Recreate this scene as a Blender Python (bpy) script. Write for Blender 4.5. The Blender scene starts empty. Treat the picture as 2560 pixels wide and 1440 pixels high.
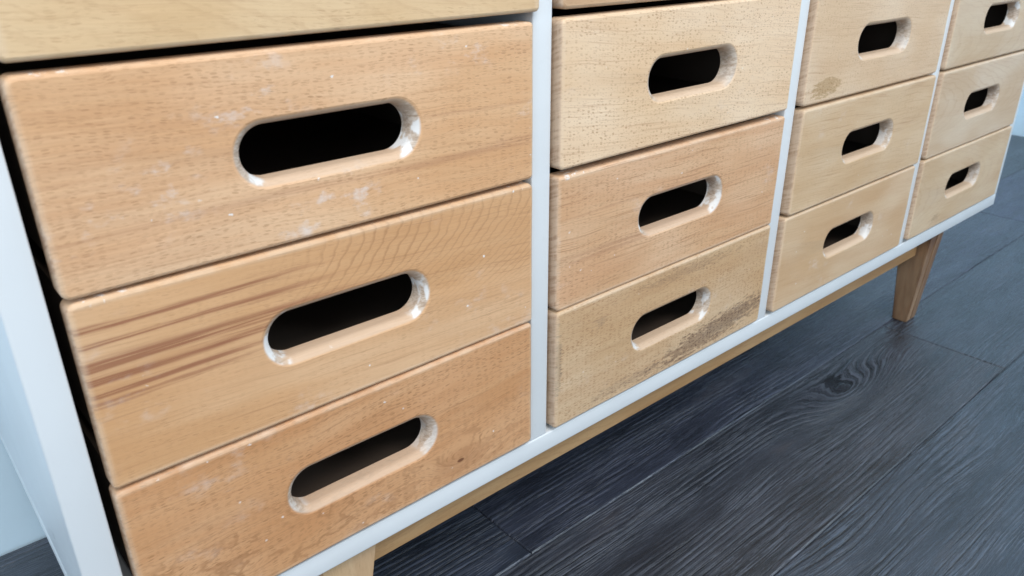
import bpy, bmesh, math, random
from mathutils import Vector, Matrix

# ------------------------------------------------------------------ camera, light, exposure
scene = bpy.context.scene
COL = scene.collection
FLOOR = 0.16                      # the underside of the carcass stands this high above the floor

cam_data = bpy.data.cameras.new('camera')
cam = bpy.data.objects.new('camera', cam_data)
COL.objects.link(cam)
scene.camera = cam
RX = Vector((0.754515, -0.656253, -0.006224))
RY = Vector((-0.277456, -0.310377, -0.909222))
RZ = Vector((0.594748, 0.687749, -0.416265))
m = Matrix((RX, -RY, -RZ)).transposed().to_4x4()
m.translation = Vector((-0.381577, -0.397585, 0.405784 + FLOOR))
cam.matrix_world = m
cam_data.sensor_width = 36.0
cam_data.sensor_fit = 'HORIZONTAL'
cam_data.lens = 27.455
cam_data.clip_start = 0.01
cam_data.clip_end = 100
cam_data.dof.use_dof = True
cam_data.dof.focus_distance = 0.62
cam_data.dof.aperture_fstop = 13.0

world = bpy.data.worlds.new('World')
scene.world = world
world.use_nodes = True
bg = world.node_tree.nodes['Background']
bg.inputs['Color'].default_value = (0.74, 0.88, 1.0, 1)
bg.inputs['Strength'].default_value = 0.54


def area(name, loc, target, sx, sy, power, color):
    d = bpy.data.lights.new(name, 'AREA')
    d.shape = 'RECTANGLE'
    d.size, d.size_y = sx, sy
    d.energy = power
    d.color = color
    o = bpy.data.objects.new(name, d)
    COL.objects.link(o)
    o.location = loc
    o.rotation_euler = (Vector(target) - Vector(loc)).to_track_quat('-Z', 'Y').to_euler()
    return o


area('ceiling_light', (-0.5, -1.5, 2.35), (0.1, -0.1, 0.3), 1.5, 1.0, 50, (1.0, 0.985, 0.96))
area('window_light', (2.05, -2.2, 1.35), (0.6, 0.0, 0.2), 1.6, 1.4, 44, (0.78, 0.90, 1.0))

area('left_fill_light', (-2.1, -0.9, 1.15), (-0.1, 0.35, 0.15), 1.3, 1.3, 18, (0.70, 0.86, 1.0))  # added unseen lamp, brightens the back wall and the cabinet's left side

vs = scene.view_settings
vs.view_transform = 'Standard'
vs.look = 'None'
vs.exposure = 0.0
vs.gamma = 1.0
vs.use_curve_mapping = False
scene.render.engine = 'CYCLES'
scene.cycles.use_denoising = True
scene.cycles.max_bounces = 6
scene.cycles.diffuse_bounces = 4

rng = random.Random(7)


# ------------------------------------------------------------------ node helper
class NT:
    def __init__(self, name):
        self.mat = bpy.data.materials.new(name)
        self.mat.use_nodes = True
        self.t = self.mat.node_tree
        self.t.nodes.clear()
        self.out = self.n('ShaderNodeOutputMaterial')
        self.b = self.n('ShaderNodeBsdfPrincipled')
        self.t.links.new(self.b.outputs[0], self.out.inputs[0])

    def n(self, typ, **kw):
        x = self.t.nodes.new(typ)
        for k, v in kw.items():
            setattr(x, k, v)
        return x

    def put(self, sock, v):
        if v is None:
            return
        if isinstance(v, bpy.types.NodeSocket):
            self.t.links.new(v, sock)
        elif isinstance(v, (tuple, list)):
            sock.default_value = tuple(v) + ((1,) if len(v) == 3 and len(sock.default_value) == 4 else ())
        else:
            sock.default_value = v

    def m(self, op, a, b=None, c=None, clamp=False):
        x = self.n('ShaderNodeMath', operation=op, use_clamp=clamp)
        self.put(x.inputs[0], a)
        self.put(x.inputs[1], b)
        self.put(x.inputs[2], c)
        return x.outputs[0]

    def add(self, *a):
        r = a[0]
        for q in a[1:]:
            r = self.m('ADD', r, q)
        return r

    def mul(self, *a):
        r = a[0]
        for q in a[1:]:
            r = self.m('MULTIPLY', r, q)
        return r

    def step(self, v, lo, hi, a=0.0, b=1.0):
        x = self.n('ShaderNodeMapRange', interpolation_type='SMOOTHSTEP')
        self.put(x.inputs['Value'], v)
        if lo > hi:
            lo, hi, a, b = hi, lo, b, a
        x.inputs['From Min'].default_value = lo
        x.inputs['From Max'].default_value = hi
        x.inputs['To Min'].default_value = a
        x.inputs['To Max'].default_value = b
        return x.outputs['Result']

    def xyz(self, x, y, z):
        c = self.n('ShaderNodeCombineXYZ')
        for s, v in zip(c.inputs, (x, y, z)):
            self.put(s, v)
        return c.outputs[0]

    def noise(self, vec, scale=1.0, detail=2.0, rough=0.5, dist=0.0):
        x = self.n('ShaderNodeTexNoise', noise_dimensions='3D')
        self.put(x.inputs['Vector'], vec)
        x.inputs['Scale'].default_value = scale
        x.inputs['Detail'].default_value = detail
        x.inputs['Roughness'].default_value = rough
        x.inputs['Distortion'].default_value = dist
        return x.outputs[0]

    def vor(self, vec, scale=1.0, rnd=1.0, dim='3D'):
        x = self.n('ShaderNodeTexVoronoi', voronoi_dimensions=dim, feature='F1')
        self.put(x.inputs['Vector'], vec)
        x.inputs['Scale'].default_value = scale
        x.inputs['Randomness'].default_value = rnd
        s = self.n('ShaderNodeSeparateColor')
        self.t.links.new(x.outputs['Color'], s.inputs[0])
        return x.outputs['Distance'], s.outputs[0], s.outputs[1]

    def mix(self, f, a, b, mode='MIX'):
        x = self.n('ShaderNodeMix', data_type='RGBA', blend_type=mode)
        self.put(x.inputs[0], f)
        self.put(x.inputs[6], a)
        self.put(x.inputs[7], b)
        return x.outputs[2]

    def coords(self):
        """object coordinates in millimetres"""
        tc = self.n('ShaderNodeTexCoord')
        s = self.n('ShaderNodeSeparateXYZ')
        self.t.links.new(tc.outputs['Object'], s.inputs[0])
        return [self.mul(o, 1000.0) for o in s.outputs]

    def bump(self, h, strength, distance):
        x = self.n('ShaderNodeBump')
        x.inputs['Strength'].default_value = strength
        x.inputs['Distance'].default_value = distance
        self.put(x.inputs['Height'], h)
        self.t.links.new(x.outputs[0], self.b.inputs['Normal'])


# ------------------------------------------------------------------ materials
def beech(name, seed, light, dark, fleck=0.5, flen=6.0, fwid=1.25, fdens=0.35, ftilt=0.05, slot=False,
          ring=None, ringstr=0.0, streaks=None, specks=0.0, scuff=0.0, stain=None, warp=6.0, axis='x', residue=1.0,
          broad=1.0, wear=0.0, rough=0.42, dirt=0.0, knot=None, lines=.25, fade=None, ringwob=1.3, fadez=None, pmin=.25):
    light = (light[0] * 1.01, light[1] * .985, light[2] * .925)
    dark = (dark[0] * 1.01, dark[1] * .985, dark[2] * .925)
    N = NT(name)
    X, Y, Z = N.coords()
    if axis == 'z':
        X, Z = Z, X
    s = seed * 37.3
    W = N.noise(N.xyz(N.add(N.mul(X, .008), s), N.mul(Y, .03), N.mul(Z, .03)), 1, 2)
    W = N.m('SUBTRACT', W, .5)
    Zw = N.add(Z, N.mul(W, warp * 2), N.mul(X, ftilt))
    if knot:
        kx, kz, ka, kw, kh = knot
        dx = N.mul(N.m('SUBTRACT', X, kx), 1.0 / kw)
        dz = N.mul(N.m('SUBTRACT', Z, kz), 1.0 / kh)
        kd = N.add(N.mul(dx, dx), N.mul(dz, dz))
        kb = N.m('POWER', 2.718, N.mul(kd, -1.0))
        Zw = N.add(Zw, N.mul(kb, ka))
    # broad colour drift of the board
    br = N.noise(N.xyz(N.add(N.mul(X, .0045), s + 3), N.mul(Y, .03), N.mul(Zw, .045)), 1, 4, .6)
    col = N.mix(N.mul(N.step(br, .32, .68), broad), light, dark)
    br2 = N.noise(N.xyz(N.add(N.mul(X, .0065), s + 90), 0.0, N.mul(Zw, .011)), 1, 2, .5)
    col = N.mix(1.0, col, N.mix(N.step(br2, .33, .66), (1.05, 1.06, 1.08), (.95, .875, .78)), 'MULTIPLY')
    # fine fibre
    fib = N.noise(N.xyz(N.add(N.mul(X, .03), s), N.mul(Y, .9), N.mul(Zw, .9)), 1, 3, .6)
    col = N.mix(1.0, col, N.mix(fib, (.90, .88, .86), (1.08, 1.09, 1.10)), 'MULTIPLY')
    # growth rings
    if ring:
        rx, rz, kc, kl, sp = ring
        dz = N.m('SUBTRACT', N.add(Z, N.mul(W, 8.0)), rz)
        wob = N.mul(N.m('SUBTRACT', N.noise(N.xyz(N.mul(X, .05), N.add(N.mul(Y, .05), s), N.mul(Z, .09)), 1, 3), .5), sp * ringwob)
        v = N.add(N.mul(N.m('SUBTRACT', X, rx), kl), N.mul(dz, dz, kc), wob, N.mul(Y, .9))
        if fadez:
            ringstr = N.mul(N.step(Z, fadez[0], fadez[1]), ringstr)
        if fade:
            ringstr = N.mul(N.step(N.add(X, N.mul(W, 60.0)), fade[0], fade[1]), ringstr)
        ph = N.m('FRACT', N.mul(v, 1.0 / sp))
        line = N.m('MAXIMUM', N.step(ph, .72, .97), N.step(ph, .08, .0))
        rvar = N.step(N.noise(N.xyz(N.mul(X, .01), s + 9, N.mul(Z, .02)), 1, 2), .35, .65, .35, 1)
        col = N.mix(N.mul(line, ringstr, rvar), col, (.36, .17, .075))
    # darker heartwood streaks along the grain
    if streaks:
        tot = None
        sj = N.mul(N.m('SUBTRACT', N.noise(N.xyz(N.add(N.mul(X, .012), s), 0.0, N.mul(Z, .08)), 1, 3), .5), 7.0)
        Zs = N.add(Z, sj)
        for (z0, hw, x0, x1, k) in streaks:
            dd = N.m('ABSOLUTE', N.m('SUBTRACT', Zs, z0))
            f = N.mul(N.step(dd, hw, hw * .25), N.step(N.add(X, N.mul(fib, 30.0)), x1 + 15, x0 + 15), k)
            tot = f if tot is None else N.m('MAXIMUM', tot, f)
        rag = N.noise(N.xyz(N.add(N.mul(X, .007), s), 0.0, N.mul(Z, .55)), 1, 4, .65)
        tot = N.mul(tot, N.step(rag, .40, .54, .22, 1))
        col = N.mix(tot, col, (.30, .115, .060))
    # long fine pores
    pr = N.noise(N.xyz(N.add(N.mul(X, .011), s + 60), N.mul(Y, .5), N.mul(Zw, .75)), 1, 4, .62)
    col = N.mix(N.mul(N.step(pr, .52, .70), lines), col, (.40, .20, .095))
    # beech ray flecks
    jz = N.add(Zw, N.mul(N.m('SUBTRACT', N.noise(N.xyz(N.mul(X, .06), s, N.mul(Z, .10)), 1, 1), .5), 4.0), N.mul(Y, .45))
    jx = N.add(X, N.mul(Y, .8))
    d, r1, r2 = N.vor(N.xyz(N.add(N.mul(jx, .95 / flen), s), N.mul(jz, 1 / fwid), 0.0), dim='2D')
    fl = N.mul(N.step(d, .33, .20), N.step(r1, 1 - fdens - .05, 1 - fdens + .05), N.add(N.mul(r2, .6), .4))
    d2, q1, q2 = N.vor(N.xyz(N.add(N.mul(jx, 1.5 / flen), s + 50), N.mul(jz, 1.6 / fwid), 0.0), dim='2D')
    fl2 = N.mul(N.step(d2, .32, .18), N.step(q1, .5, .6), .5)
    patch = N.step(N.noise(N.xyz(N.add(N.mul(X, .012), s + 20), 0.0, N.mul(Z, .04)), 1, 3), .33, .62, pmin, 1)
    fl = N.mul(N.m('MAXIMUM', fl, fl2), patch)
    col = N.mix(N.mul(fl, fleck * 1.15), col, (.36, .18, .080))
    if knot:
        col = N.mix(N.step(kd, .022, .008), col, (.10, .035, .02))
        col = N.mix(N.mul(N.step(kd, 1.3, .15), .35), col, (.38, .17, .075))
    rgh = N.add(rough, N.mul(fib, .08))
    gl = None
    # chalky scuffs and white specks left on the face
    if scuff > 0:
        sc = N.noise(N.xyz(N.add(N.mul(X, .045), s + 31), 0.0, N.mul(Z, .07)), 1, 5, .62)
        reg = N.step(N.noise(N.xyz(N.add(N.mul(X, .011), s + 77), 0.0, N.mul(Z, .02)), 1, 1), .48, .66)
        col = N.mix(N.mul(N.step(sc, .52, .74), reg, scuff), col, (.80, .74, .72))
    if specks > 0:
        d3, p1, p2 = N.vor(N.xyz(N.add(N.mul(X, .075), s + 5), 3.0, N.mul(Z, .10)))
        wob = N.mul(N.noise(N.xyz(N.mul(X, .5), s, N.mul(Z, .8)), 1, 3, .7), .30)
        sp = N.mul(N.step(N.add(d3, wob), .24, .19), N.step(p1, .72, .75))
        col = N.mix(N.mul(sp, specks), col, (.90, .89, .88))
    if stain:
        for (x0, z0, wx, wz, rot, k, scol, thr) in stain:
            ax = N.m('SUBTRACT', X, x0)
            az = N.m('SUBTRACT', N.m('SUBTRACT', Z, z0), N.mul(ax, rot))
            e = N.m('SQRT', N.add(N.m('POWER', N.mul(N.m('ABSOLUTE', ax), 1 / wx), 2.0), N.m('POWER', N.mul(N.m('ABSOLUTE', az), 1 / wz), 2.0)))
            nz = N.noise(N.xyz(N.add(N.mul(X, .09), s), 0.0, N.mul(Z, .35)), 1, 4, .65)
            f = N.step(N.m('SUBTRACT', N.add(nz, N.mul(N.m('SUBTRACT', 1.0, e), .35)), 0.0), thr, thr + .14)
            col = N.mix(N.mul(f, N.step(e, 1.5, .9), k, N.add(.55, N.mul(fl, 1.1)), ), col, scol)
    if dirt > 0:
        dn = N.noise(N.xyz(N.add(N.mul(X, .15), s), 0.0, N.mul(Z, .5)), 1, 4, .7)
        col = N.mix(N.mul(N.step(dn, .55, .75), N.m('ADD', N.mul(fl, .6), .4), dirt), col, (.13, .07, .04))
    if slot:
        qx = N.m('MAXIMUM', N.m('SUBTRACT', N.m('ABSOLUTE', X), 41.0), 0.0)
        sd = N.m('SQRT', N.add(N.mul(qx, qx), N.mul(Z, Z)))
        # the routed finger hole is rawer and paler than the oiled face
        ins = N.mul(N.step(sd, 19.6, 18.4), N.step(Y, .05, .9))
        pale = N.mix(fib, (.60, .42, .29), (.70, .53, .395))
        raw = N.mix(.72, col, pale)
        # end grain of the two round ends
        eg = N.step(qx, 1.0, 13.0)
        arc = N.noise(N.xyz(N.add(N.mul(X, .05), s), N.mul(Y, .25), N.mul(Z, .55)), 1, 4, .7, .6)
        raw = N.mix(N.mul(eg, .75), raw, N.mix(N.step(arc, .4, .62), (.60, .53, .46), (.38, .30, .24)))
        d4, a1, a2 = N.vor(N.xyz(N.mul(X, .15), N.add(N.mul(Y, .12), s), N.mul(N.add(Z, N.mul(Y, .5)), .45)))
        raw = N.mix(N.mul(eg, N.step(d4, .55, .75), .35), raw, (.30, .19, .11))
        rn = N.noise(N.xyz(N.add(N.mul(X, .07), s * 3), N.mul(Y, .10), N.add(N.mul(Z, .06), 5)), 1, 3, .5)
        rw = N.mul(N.step(N.add(rn, N.mul(N.step(Z, 6.0, -14.0), .10), N.mul(N.step(X, 30.0, 50.0), .04)), .57, .66), N.step(qx, -.1, 5.0), residue * .75)
        raw = N.mix(rw, raw, (.82, .81, .80))
        col = N.mix(ins, col, raw)
        rgh = N.add(rgh, N.mul(ins, .20))
        # rubbed pale arrises, grubby lower edge
        ed = N.m('MAXIMUM', N.step(N.m('ABSOLUTE', X), 147.0, 150.5), N.step(N.m('ABSOLUTE', Z), 50.2, 53.0))
        en = N.step(N.noise(N.xyz(N.add(N.mul(X, .06), s + 4), 0.0, N.mul(Z, .06)), 1, 3), .3, .6, .35, 1)
        col = N.mix(N.mul(ed, en, .38), col, (.78, .62, .46))
        # sawn end grain on the short sides
        side = N.mul(N.step(N.m('ABSOLUTE', X), 149.4, 150.6), N.step(Y, .3, 1.4))
        g = N.noise(N.xyz(s, N.mul(Y, .05), N.add(N.mul(Z, .34), N.mul(Y, .14))), 1, 3, .6)
        g2 = N.noise(N.xyz(s, N.mul(Y, .5), N.mul(Z, .06)), 1, 2)
        col = N.mix(N.mul(side, .72), col, N.mix(N.mul(N.step(g, .40, .66), N.step(g2, .3, .6, .4, 1)), (.66, .48, .345), (.40, .235, .15)))
        if wear > 0:
            tp = N.mul(N.step(Z, 51.0, 52.5), N.step(N.m('ABSOLUTE', N.m('SUBTRACT', N.m('ABSOLUTE', X), 134.0)), 13.0, 8.0))
            tn = N.step(N.noise(N.xyz(N.add(N.mul(X, .16), s), N.mul(Y, .3), 2.0), 1, 3, .6), .55, .62)
            col = N.mix(N.mul(tp, tn, wear), col, (.86, .85, .84))
    N.put(N.b.inputs['Base Color'], col)
    N.put(N.b.inputs['Roughness'], rgh)
    N.b.inputs['Specular IOR Level'].default_value = 0.38
    N.bump(N.m('SUBTRACT', N.mul(fib, .5), N.mul(fl, .6)), 0.35, 0.00035)
    return N.mat


def paint(name, col, rough, grime=0.06, peel=0.5):
    N = NT(name)
    X, Y, Z = N.coords()
    v = N.xyz(X, Y, Z)
    a = N.noise(v, .012, 3)
    c = N.mix(N.step(a, .35, .7), col, tuple(q * .955 for q in col))
    b = N.noise(v, .09, 5, .7)
    c = N.mix(N.mul(N.step(b, .62, .78), grime), c, (.40, .40, .40))
    d, p, q = N.vor(N.xyz(N.mul(X, .02), N.mul(Y, .02), N.mul(Z, .02)))
    c = N.mix(N.mul(N.step(d, .07, .04), N.step(p, .6, .65), .35), c, (.25, .24, .24))
    N.put(N.b.inputs['Base Color'], c)
    N.put(N.b.inputs['Roughness'], N.add(rough, N.mul(N.noise(v, .03, 3), .10)))
    N.bump(N.noise(v, .55, 2), peel, 0.00012)
    return N.mat


def plain(name, col, rough):
    N = NT(name)
    X, Y, Z = N.coords()
    a = N.noise(N.xyz(N.mul(X, .01), N.mul(Y, .04), N.mul(Z, .04)), 1, 4)
    N.put(N.b.inputs['Base Color'], N.mix(a, col, tuple(q * .7 for q in col)))
    N.b.inputs['Roughness'].default_value = rough
    return N.mat


def laminate(name, seed, bumps, tone):
    """dark grey embossed wood laminate; bumps = knots (x, y, amplitude, wx, wy) in mm, plank coordinates"""
    N = NT(name)
    X, Y, Z = N.coords()
    s = seed * 17.7
    w = N.m('SUBTRACT', N.noise(N.xyz(N.add(N.mul(X, .0018), s), N.mul(Y, .010), 0.0), 1, 2, .5), .5)
    v = N.add(Y, N.mul(w, 30.0))
    core = None
    for (kx, ky, ka, wx, wy) in bumps:
        dx = N.mul(N.m('SUBTRACT', X, kx), 1 / wx)
        dy = N.mul(N.m('SUBTRACT', Y, ky), 1 / wy)
        e = N.add(N.mul(dx, dx), N.mul(dy, dy))
        v = N.add(v, N.mul(N.m('POWER', 2.718, N.mul(e, -1.0)), ka))
    wob = N.mul(N.m('SUBTRACT', N.noise(N.xyz(N.add(N.mul(X, .009), s), N.mul(Y, .06), 4.0), 1, 4, .62), .5), 6.0)
    vv = N.add(v, wob)
    ph = N.m('FRACT', N.mul(vv, 1 / 7.0))
    line = N.mul(N.step(ph, .60, .74), N.step(ph, 1.0, .95))
    ph2 = N.m('FRACT', N.mul(vv, 1 / 2.6))
    line2 = N.mul(N.step(ph2, .55, .70), N.step(ph2, 1.0, .92))
    dark = N.mul(N.step(ph, .30, .42), N.step(ph, .60, .54))
    reg = N.step(N.noise(N.xyz(N.add(N.mul(X, .0045), s + 8), N.mul(v, .030), 2.0), 1, 3), .40, .60)
    reg2 = N.step(N.noise(N.xyz(N.add(N.mul(X, .006), s + 40), N.mul(v, .035), 2.0), 1, 3), .42, .62)
    brk = N.step(N.noise(N.xyz(N.add(N.mul(X, .020), s), N.mul(vv, .42), 1.0), 1, 5, .75), .45, .55)
    grain = N.noise(N.xyz(N.add(N.mul(X, .012), s), N.mul(vv, .45), 0.0), 1, 4, .65)
    fine = N.noise(N.xyz(N.add(N.mul(X, .045), s), N.mul(vv, 1.5), 0.0), 1, 3, .65)
    blot = N.noise(N.xyz(N.add(N.mul(X, .006), s), N.mul(v, .022), 6.0), 1, 5, .62)
    base = N.mix(N.step(blot, .3, .7), tuple(q * .55 for q in tone), tuple(q * 1.45 for q in tone))
    base = N.mix(N.mul(N.step(blot, .56, .72), .45), base, (.062, .052, .053))
    base = N.mix(N.mul(N.step(grain, .50, .64), .60), base, tuple(q * 2.2 for q in tone))
    base = N.mix(N.mul(N.step(fine, .50, .62), .55), base, tuple(q * .38 for q in tone))
    L = N.mul(N.m('MAXIMUM', N.mul(line, reg, .8), N.mul(line2, reg2, .9)), brk)
    base = N.mix(N.mul(dark, reg, .75), base, tuple(q * .22 for q in tone))
    base = N.mix(N.mul(L, .80), base, tuple(q * 3.6 for q in tone))
    N.put(N.b.inputs['Base Color'], base)
    N.put(N.b.inputs['Roughness'], N.add(.24, N.mul(L, .18), N.mul(N.step(fine, .4, .7), .12)))
    N.b.inputs['Specular IOR Level'].default_value = 0.75
    h = N.add(N.mul(L, .6), N.mul(grain, .55), N.mul(fine, .45), N.mul(dark, reg, -.5))
    N.bump(h, 0.75, 0.0009)
    return N.mat


# ------------------------------------------------------------------ mesh helpers
def link(name, me, mat, parent=None, loc=(0, 0, 0), rot=(0, 0, 0), smooth=35):
    o = bpy.data.objects.new(name, me)
    COL.objects.link(o)
    if mat is not None:
        me.materials.clear()
        me.materials.append(mat)
    if smooth:
        for p in me.polygons:
            p.use_smooth = True
        me.set_sharp_from_angle(angle=math.radians(smooth))
    o.parent = parent
    o.location = Vector(loc)
    o.rotation_euler = rot
    return o


def box_bm(size, bevel=0.0, seg=2):
    bm = bmesh.new()
    bmesh.ops.create_cube(bm, size=1.0)
    bmesh.ops.scale(bm, vec=size, verts=bm.verts)
    if bevel:
        bmesh.ops.bevel(bm, geom=bm.edges[:], offset=bevel, segments=seg, affect='EDGES', profile=.5)
    return bm


def to_mesh(name, bm):
    me = bpy.data.meshes.new(name)
    bmesh.ops.recalc_face_normals(bm, faces=bm.faces[:])
    bm.to_mesh(me)
    bm.free()
    return me


def boxed(name, lo, hi, mat, parent, origin, bevel=0.001, seg=2):
    """box from lo to hi in cabinet millimetres; origin = parent's world location"""
    size = [(b - a) / 1000 for a, b in zip(lo, hi)]
    cen = [(a + b) / 2000 for a, b in zip(lo, hi)]
    me = to_mesh(name, box_bm(size, bevel, seg))
    return link(name, me, mat, parent, Vector(cen) + Vector((0, 0, FLOOR)) - Vector(origin))


def drawer_front_mesh(name, w, h, t, cr, er, r, jit):
    """plate with rounded corners and arrises and a routed stadium finger hole; face at y=0, back at y=t (metres)"""
    NS, NC = 10, 7        # points per half straight, per quarter corner
    rg = random.Random(jit)

    def outer(inset):
        pts = []
        hw, hh = w / 2 - inset, h / 2 - inset
        for q in range(4):
            c = max(crs[q] - inset, 0.0004)
            loc = []
            for i in range(NS):
                loc.append((hw - c if q % 2 == 0 else hh - c, i / NS))
            sx, sy = [(1, 1), (-1, 1), (-1, -1), (1, -1)][q]
            # quadrant runs from the side's middle to the top's middle (or the reverse)
            arcp = [(hw - c + c * math.cos(a), hh - c + c * math.sin(a)) for a in [math.pi / 2 * k / NC for k in range(NC + 1)]]
            seq = [(hw, (hh - c) * i / NS) for i in range(NS)] + arcp + [((hw - c) * (1 - (i + 1) / NS), hh) for i in range(NS - 1)]
            if q in (1, 3):
                seq = [((hw - c) * (i / NS), hh) for i in range(NS)] + arcp[::-1] + [(hw, (hh - c) * (1 - (i + 1) / NS)) for i in range(NS - 1)]
            pts += [(sx * a, sy * b) for a, b in seq]
        return pts

    def stad(L, H):
        pts = []
        R = H / 2
        sl = L / 2 - R
        M = 2 * NS + NC
        for q in range(4):
            sx, sy = [(1, 1), (-1, 1), (-1, -1), (1, -1)][q]
            ka = NS + NC
            seq = [(sl + R * math.cos(math.pi / 2 * k / ka), R * math.sin(math.pi / 2 * k / ka)) for k in range(ka + 1)]
            seq += [(sl * (1 - (i + 1) / NS), R) for i in range(NS - 1)]
            if q in (1, 3):
                seq = [(sl * i / NS, R) for i in range(NS)] + [(sl + R * math.sin(math.pi / 2 * k / ka), R * math.cos(math.pi / 2 * k / ka)) for k in range(ka)]
            pts += [(sx * a, sy * b) for a, b in seq]
        return pts

    crs = [cr * rg.uniform(.7, 1.35) for _ in range(4)]
    L, H = 0.120, 0.0385
    rings = []
    rings.append((outer(.0008), t))
    rings.append((outer(0), t - .0008))
    rings.append((outer(0), er))
    # arrises and the routed hole meet the face at a visible edge, as a cutter leaves them
    a1 = math.radians(68)
    for k in range(1, 7):
        a = a1 * k / 6
        rings.append((outer(er * (1 - math.cos(a)) / (1 - math.cos(a1))), er * (1 - math.sin(a) / math.sin(a1))))
    a0 = math.radians(18)
    for k in range(0, 10):
        a = a0 + (math.pi / 2 - a0) * k / 9
        f = (math.sin(a) - math.sin(a0)) / (1 - math.sin(a0))
        rings.append((stad(L - 2 * r * f, H - 2 * .70 * r * f), r * 1.05 * (math.cos(a0) - math.cos(a)) / math.cos(a0)))
    rings.append((stad(L - 2 * r, H - 2 * .70 * r), t))
    n = len(rings[0][0])
    verts, faces = [], []
    for pts, y in rings:
        assert len(pts) == n, (len(pts), n)
        for (x, z) in pts:
            # hand-sanded arrises are never quite even
            dy = 0.00012 * math.sin(x * 61 + jit) + 0.00012 * math.sin(x * 23 + z * 90 + jit * 2)
            verts.append((x, y + (dy if y < t * .6 else 0), z))
    nr = len(rings)
    for k in range(nr):
        k2 = (k + 1) % nr
        for i in range(n):
            j = (i + 1) % n
            faces.append((k * n + i, k * n + j, k2 * n + j, k2 * n + i))
    me = bpy.data.meshes.new(name)
    me.from_pydata(verts, [], faces)
    bm = bmesh.new()
    bm.from_mesh(me)
    bmesh.ops.recalc_face_normals(bm, faces=bm.faces[:])
    bm.to_mesh(me)
    bm.free()
    return me


def tray_mesh(name, w, h, d):
    """open drawer box behind the front: bottom, two sides and a back"""
    bm = bmesh.new()
    th = .009

    def b(x0, x1, y0, y1, z0, z1):
        g = bmesh.ops.create_cube(bm, size=1.0)
        for v in g['verts']:
            v.co = Vector(((x0 + x1) / 2 + v.co.x * (x1 - x0), (y0 + y1) / 2 + v.co.y * (y1 - y0), (z0 + z1) / 2 + v.co.z * (z1 - z0)))
    b(-w / 2, -w / 2 + th, 0, d, -h / 2, h / 2)
    b(w / 2 - th, w / 2, 0, d, -h / 2, h / 2)
    b(-w / 2 + th, w / 2 - th, d - th, d, -h / 2, h / 2)
    b(-w / 2 + th, w / 2 - th, 0, d - th, -h / 2 + .002, -h / 2 + .008)
    return to_mesh(name, bm)


# ------------------------------------------------------------------ the setting: floor and walls
wall_mat = paint('wall_paint', (.70, .88, 1.0), .55, .02, .7)
floor_root = link('floor', to_mesh('floor', box_bm((4.6, 3.0, .02))), plain('underlay', (.03, .03, .035), .8), None, (.0 + .0, -1.1 + .0, -.0205), smooth=0)
floor_root.location = (.1, -1.0, -.0205)
floor_root['kind'] = 'structure'

PW = 175.0                                   # plank width (mm)
Y0 = 43.5                                    # one long joint of the planks
LEN = 1428.0
tone = (.030, .038, .053)
groove = plain('groove_glint', (.16, .235, .34), .45)  # bevels coloured paler and bluer, standing in for light caught along the joints
shift = {0: 766.0, 1: 24.0, 2: 1190.0, -1: -300.0, -2: 1010.0, -3: 560.0, -4: 90.0, -5: 820.0, -6: 400.0, -7: 1200.0}
plank_mesh = {}
k_id = 0
for row in range(-7, 3):
    # row 0 lies between the joints at y = Y0-175 and y = Y0
    ya, yb = Y0 + (row - 1) * PW, Y0 + row * PW
    yb = min(yb, 395.0)
    x = shift.get(row, 0) - 3 * LEN
    while x < 2268:
        a, b = max(x, -1900.0), min(x + LEN, 2268.0)
        x += LEN
        if b - a < 20:
            continue
        k_id += 1
        cx, cy = (a + b) / 2, (ya + yb) / 2
        kn = []
        if row == 0 and a < 500 < b:
            kn = [(548 - cx, -18 - cy, 40, 105, 32), (345 - cx, -40 - cy, -9, 110, 26)]
        elif row == -1 and a < 400 < b:
            kn = [(285 - cx, -160 - cy, 10, 90, 22), (600 - cx, -205 - cy, 16, 170, 34)]
        else:
            for _ in range(2):
                kn.append((rng.uniform(-600, 600), rng.uniform(-60, 60), rng.choice((-1, 1)) * rng.uniform(6, 16), rng.uniform(60, 120), rng.uniform(18, 30)))
        mat = laminate('laminate', k_id, kn, tuple(q * rng.uniform(.88, 1.12) for q in tone))
        sz = ((b - a - .25) / 1000, (yb - ya - .25) / 1000, .010)
        bm = box_bm(sz)
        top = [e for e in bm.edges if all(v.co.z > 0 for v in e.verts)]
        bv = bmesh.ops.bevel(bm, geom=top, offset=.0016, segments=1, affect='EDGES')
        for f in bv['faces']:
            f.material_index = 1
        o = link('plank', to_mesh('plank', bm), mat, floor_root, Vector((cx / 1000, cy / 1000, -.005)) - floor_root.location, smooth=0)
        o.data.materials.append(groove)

bw = link('back_wall', to_mesh('back_wall', box_bm((4.6, .06, 2.6))), wall_mat, None, (.0, .397 + .03, 1.28), smooth=0)
bw.location = (0.03, .427, 1.28)
bw['kind'] = 'structure'
sw = link('side_wall', to_mesh('side_wall', box_bm((.06, 3.0, 2.6))), wall_mat, None, (2.30, -1.10, 1.28), smooth=0)
sw['kind'] = 'structure'

# ------------------------------------------------------------------ the drawer cabinet
ORG = Vector((.321, .19, 0))
cab = bpy.data.objects.new('drawer_cabinet', None)
COL.objects.link(cab)
cab.location = ORG
cab.empty_display_size = .1
cab['label'] = 'low white cabinet with rows of worn beech drawers on tapered wooden legs'
cab['category'] = 'cabinet'

T = 18.0
XL, XR = -349.0, 988.0
DEP = 378.0
ROWZ = [(357.5, 465.0), (246.5, 351.6), (134.1, 243.9), (22.6, 131.9)]
TOPZ = 470.0
white = paint('white_paint', (.735, .765, .792), .32, .13, .35)

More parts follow.
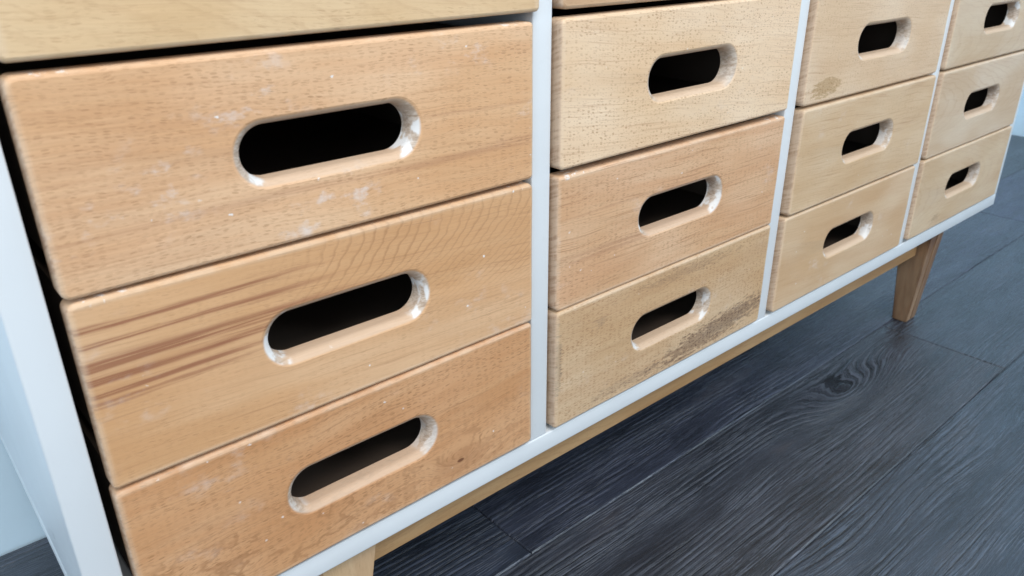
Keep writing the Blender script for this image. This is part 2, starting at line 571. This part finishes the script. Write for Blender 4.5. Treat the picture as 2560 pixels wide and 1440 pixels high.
boxed('bottom_panel', (XL, 0, 0), (XR, DEP, T), white, cab, ORG, .0013, 3)
boxed('side_panel', (XL, 0, T), (XL + 19, DEP, TOPZ), white, cab, ORG, .0012, 3)
boxed('side_panel', (XR - 19, 0, T), (XR, DEP, TOPZ), white, cab, ORG, .0012, 3)
boxed('top_panel', (XL, -2, TOPZ), (XR, DEP, TOPZ + T), white, cab, ORG, .0013, 3)
boxed('back_panel', (XL + 19.5, DEP - 6, T + .5), (XR - 19.5, DEP - .5, TOPZ - .5), plain('hardboard', (.10, .07, .05), .8), cab, ORG, 0)
for xr in (0.0, 330.0, 660.0):
    boxed('divider', (xr - T, .4, T + .05), (xr, DEP - 7, TOPZ - .05), white, cab, ORG, .0010, 3)

leg_shaded_wood = beech('leg_shaded_beech', 41, (.36, .24, .155), (.11, .055, .035), fleck=.35, fdens=.2, axis='z', warp=6, lines=.4, broad=1.0)  # tone darkened to put the shade under the cabinet into the wood
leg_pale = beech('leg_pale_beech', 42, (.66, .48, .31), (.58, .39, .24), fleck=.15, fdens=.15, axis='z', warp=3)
rail_wood = beech('apron_beech', 43, (.60, .39, .21), (.46, .27, .13), fleck=.3, fdens=.25, ftilt=-.03, warp=5, lines=.5, ring=(0, -40, .012, .12, 5.0), ringstr=.22)


def leg_mesh(tx0, tx1, ty0, ty1, fx0, fx1, fy0, fy1, split):
    bm = bmesh.new()
    parts = [(0, 1)] if not split else [(0, .485), (.515, 1)]
    for (u0, u1) in parts:
        vs_ = []
        for (x0, x1, y0, y1, z) in ((fx0, fx1, fy0, fy1, 0.0), (tx0, tx1, ty0, ty1, 160.0)):
            xa, xb = x0 + (x1 - x0) * u0, x0 + (x1 - x0) * u1
            vs_.append([bm.verts.new((a / 1000, b / 1000, z / 1000)) for a, b in ((xa, y0), (xb, y0), (xb, y1), (xa, y1))])
        lo, up = vs_
        fs = [bm.faces.new(lo[::-1]), bm.faces.new(up)]
        for i in range(4):
            j = (i + 1) % 4
            fs.append(bm.faces.new((lo[i], lo[j], up[j], up[i])))
        es = {e for f in fs for e in f.edges}
        bmesh.ops.bevel(bm, geom=list(es), offset=.0014, segments=2, affect='EDGES')
    if split:
        # glue line between the two boards, set back from their faces
        vs_ = []
        for (x0, x1, y0, y1, z) in ((fx0, fx1, fy0, fy1, .4), (tx0, tx1, ty0, ty1, 159.6)):
            xa, xb = x0 + (x1 - x0) * .47, x0 + (x1 - x0) * .53
            vs_.append([bm.verts.new((a / 1000, b / 1000, z / 1000)) for a, b in ((xa, y0 + .9), (xb, y0 + .9), (xb, y1 - .9), (xa, y1 - .9))])
        lo, up = vs_
        bm.faces.new(lo[::-1])
        bm.faces.new(up)
        for i in range(4):
            j = (i + 1) % 4
            bm.faces.new((lo[i], lo[j], up[j], up[i]))
    return to_mesh('leg', bm)


def put_leg(mesh_args, mat, split):
    tx0, tx1, ty0, ty1, fx0, fx1, fy0, fy1 = mesh_args
    ox, oy = (tx0 + tx1) / 2, (ty0 + ty1) / 2
    me = leg_mesh(tx0 - ox, tx1 - ox, ty0 - oy, ty1 - oy, fx0 - ox, fx1 - ox, fy0 - oy, fy1 - oy, split)
    return link('leg', me, mat, cab, Vector((ox / 1000, oy / 1000, 0)) - ORG, smooth=30)


put_leg((785, 831, 9, 55, 802.5, 835, 24.7, 47), leg_shaded_wood, True)
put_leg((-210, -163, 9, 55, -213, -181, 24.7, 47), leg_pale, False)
put_leg((785, 831, 323, 369, 802.5, 835, 331, 354), leg_shaded_wood, True)
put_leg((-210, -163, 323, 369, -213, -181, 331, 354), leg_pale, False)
boxed('apron', (-163.5, 26, -41.5), (785.5, 46, -.2), rail_wood, cab, ORG, .0012)
boxed('apron', (-163.5, 333, -41.5), (785.5, 353, -.2), rail_wood, cab, ORG, .0012)
boxed('apron', (-196, 55.5, -41.5), (-176, 322.5, -.2), rail_wood, cab, ORG, .0012)
boxed('apron', (798, 55.5, -41.5), (818, 322.5, -.2), rail_wood, cab, ORG, .0012)

# --- drawers -------------------------------------------------------
tray_mat = plain('tray_shade_wood', (.14, .10, .075), .9)  # coloured dark so the inside of the drawers reads as deep shade
pale = ((.68, .49, .31), (.62, .42, .25))
warm = ((.63, .40, .22), (.53, .30, .15))
rosy = ((.64, .41, .25), (.54, .31, .175))
dull = ((.64, .475, .32), (.58, .40, .255))
S_ = dict(slot=True)
SPEC = {
    # (column,row): colours, options
    (0, 0): (((.73, .55, .36), (.68, .49, .30)), dict(fleck=.30, flen=8, fdens=.22, ring=(0, -70, .010, .25, 7.0), ringstr=.16)),
    (0, 1): (((.76, .515, .335), (.70, .43, .255)), dict(fleck=.46, flen=6.5, fwid=1.45, fdens=.52, pmin=.6, lines=.3, ftilt=.03, specks=.75, scuff=.85, wear=.7,
             streaks=[(-24, 4, 260, 300, .30), (3.5, 2.2, 260, 300, .22), (-10, 90, -130, 60, .16)])),
    (0, 2): (((.70, .455, .28), (.65, .395, .225)), dict(lines=.45, fleck=.34, flen=7, fdens=.25, ring=(-173, 60, .017, 1.0, 8.5), ringstr=.44, fade=(-75, 0), fadez=(-30, 10), specks=.8, scuff=.35, wear=.8,
             streaks=[(40, 2.6, -70, 0, .85), (30.5, 2.6, -60, 10, .80), (19.0, 5.5, -60, 50, .85), (11.5, 4.2, -55, 50, .95), (3, 3.0, -95, -25, .85), (-2, 2.2, -100, -40, .7)])),
    (0, 3): (((.65, .385, .22), (.58, .31, .16)), dict(fleck=.78, flen=6.5, fdens=.50, lines=.65, pmin=.5, ftilt=-.04, ring=(40, -30, .016, .30, 20.0), ringstr=.60, ringwob=2.6, fadez=(25, -25), specks=.6, scuff=.25,
             knot=(78, -37, 14, 26, 12), warp=10)),
    (1, 0): (((.62, .44, .30), (.55, .36, .23)), dict(fleck=.4, fdens=.3)),
    (1, 1): (((.80, .62, .455), (.77, .565, .39)), dict(fleck=.50, flen=4.5, fwid=2.2, fdens=.45, pmin=.5, lines=.4, ftilt=.10, ring=(0, 400, .0, .03, 3.6), ringstr=.0, specks=.35, scuff=.12, wear=.4)),
    (1, 2): (((.71, .485, .325), (.64, .39, .24)), dict(fleck=.62, flen=6, fdens=.48, lines=.75, pmin=.4, ftilt=.02, specks=.5, scuff=.35, wear=.7, broad=1.2,
             streaks=[(-14, 6, 20, 90, .30), (20, 2.0, -40, 60, .25)])),
    (1, 3): (dull, dict(fleck=.80, flen=5.5, fdens=.55, pmin=.6, lines=.4, ftilt=.02, specks=.25, scuff=.2, dirt=.35,
             stain=[(75, -35, 130, 17, .10, 1.0, (.14, .075, .045), .55), (-60, -44, 90, 9, 0, .45, (.20, .12, .08), .60), (-149, 2, 6, 42, 0, .6, (.17, .12, .09), .55), (-100, 30, 14, 10, 0, .4, (.22, .15, .11), .62), (20, 44, 130, 10, 0, .5, (.24, .14, .08), .62)])),
    (2, 0): (((.64, .47, .32), (.57, .39, .25)), dict(fleck=.4, fdens=.3)),
    (2, 1): (((.73, .57, .425), (.68, .51, .365)), dict(fleck=.42, flen=5, fdens=.40, lines=.4, pmin=.5, ftilt=.04, stain=[(-112, -38, 28, 10, .05, 1.0, (.36, .21, .075), .46)], scuff=.1)),
    (2, 2): (((.66, .50, .345), (.61, .44, .285)), dict(fleck=.30, flen=8, fdens=.3, lines=.55, ftilt=.05, specks=.3, scuff=.2)),
    (2, 3): (((.65, .485, .335), (.60, .42, .275)), dict(fleck=.2, flen=8, fdens=.22, ftilt=.06, specks=.6, scuff=.4)),
    (3, 0): (((.60, .45, .31), (.55, .39, .25)), dict(fleck=.3, fdens=.3)),
    (3, 1): (((.63, .51, .385), (.59, .455, .33)), dict(fleck=.15, flen=8, fdens=.2, ring=(20, -20, .03, .5, 18.0), ringstr=.18)),
    (3, 2): (((.63, .51, .395), (.59, .455, .34)), dict(fleck=.14, flen=8, fdens=.2, ring=(-200, 10, .02, .3, 8.0), ringstr=.2, scuff=.2)),
    (3, 3): (((.63, .495, .355), (.59, .44, .305)), dict(fleck=.14, flen=8, fdens=.2, ring=(-30, 0, .03, .6, 16.0), ringstr=.18, specks=.4,
             stain=[(-75, -40, 20, 8, .1, .5, (.25, .16, .10), .58)])),
}
PLABEL = {
    (0, 0): 'pale yellowish beech drawer front above the wide dark gap',
    (0, 1): 'flecked beech drawer front with white paint specks and scuffs',
    (0, 2): 'drawer front with dark reddish streaks beside the finger hole and arched grain',
    (0, 3): 'reddish brown bottom drawer front with a small knot',
    (1, 1): 'pale drawer front covered in short round flecks',
    (1, 2): 'rosy drawer front with white edge below a dark gap',
    (1, 3): 'grubby bottom drawer front with dark stains along its lower edge',
    (2, 1): 'pale drawer front with a brown stain at its lower corner',
    (3, 3): 'pale bottom drawer front with a crooked hairline mark',
}
COLX = [-173.0, 155.5, 485.0, 812.5]
COLW = [302.5, 303.0, 303.0, 303.0]
#        dx, dz, proud, roll(deg), yaw
ADJ = {
    (0, 0): (2.0, -.3, 6.5, -.25, 0), (0, 1): (0, 0, 5.5, -.15, 0), (0, 2): (.4, 0, 5.0, .05, 0), (0, 3): (0, .6, 5.2, -.1, 0),
    (1, 0): (0, 0, 5.2, 0, 0), (1, 1): (-.3, 1.2, 5.5, -.25, .1), (1, 2): (0, -1.6, 4.6, -.15, 0), (1, 3): (.3, 0, 5.0, -.1, 0),
    (2, 0): (0, 0, 5.0, 0, 0), (2, 1): (0, .3, 5.6, .1, 0), (2, 2): (2.0, 0, 6.4, 0, .1), (2, 3): (0, 0, 5.0, 0, 0),
    (3, 0): (0, 0, 5.0, 0, 0), (3, 1): (0, 0, 5.0, 0, 0), (3, 2): (0, 0, 5.3, 0, 0), (3, 3): (0, .4, 5.0, .1, 0),
}
for (c, r), ((la, dk), opt) in SPEC.items():
    z0, z1 = ROWZ[r]
    dx, dz, proud, roll, yaw = ADJ[(c, r)]
    cx, cz = COLX[c] + dx, (z0 + z1) / 2 + dz
    h = (z1 - z0) / 1000
    w = (COLW[c] + (4.5 if (c, r) == (0, 0) else 0)) / 1000
    t = .0138
    mat = beech('beech_front', 1 + c * 4 + r * 1.7, la, dk, slot=True, residue=rng.choice((.15, .45, .7, 1.0, 1.2)), **opt)
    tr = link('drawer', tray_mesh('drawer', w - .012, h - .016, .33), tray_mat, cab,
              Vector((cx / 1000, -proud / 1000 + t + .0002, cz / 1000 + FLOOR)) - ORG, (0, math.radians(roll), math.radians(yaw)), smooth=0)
    if (c, r) in PLABEL:
        tr['label'] = PLABEL[(c, r)]
    me = drawer_front_mesh('front', w, h, t, .0040, .0023, .0064, c * 5 + r)
    link('front', me, mat, tr, (0, -t - .0002, 0), smooth=17)
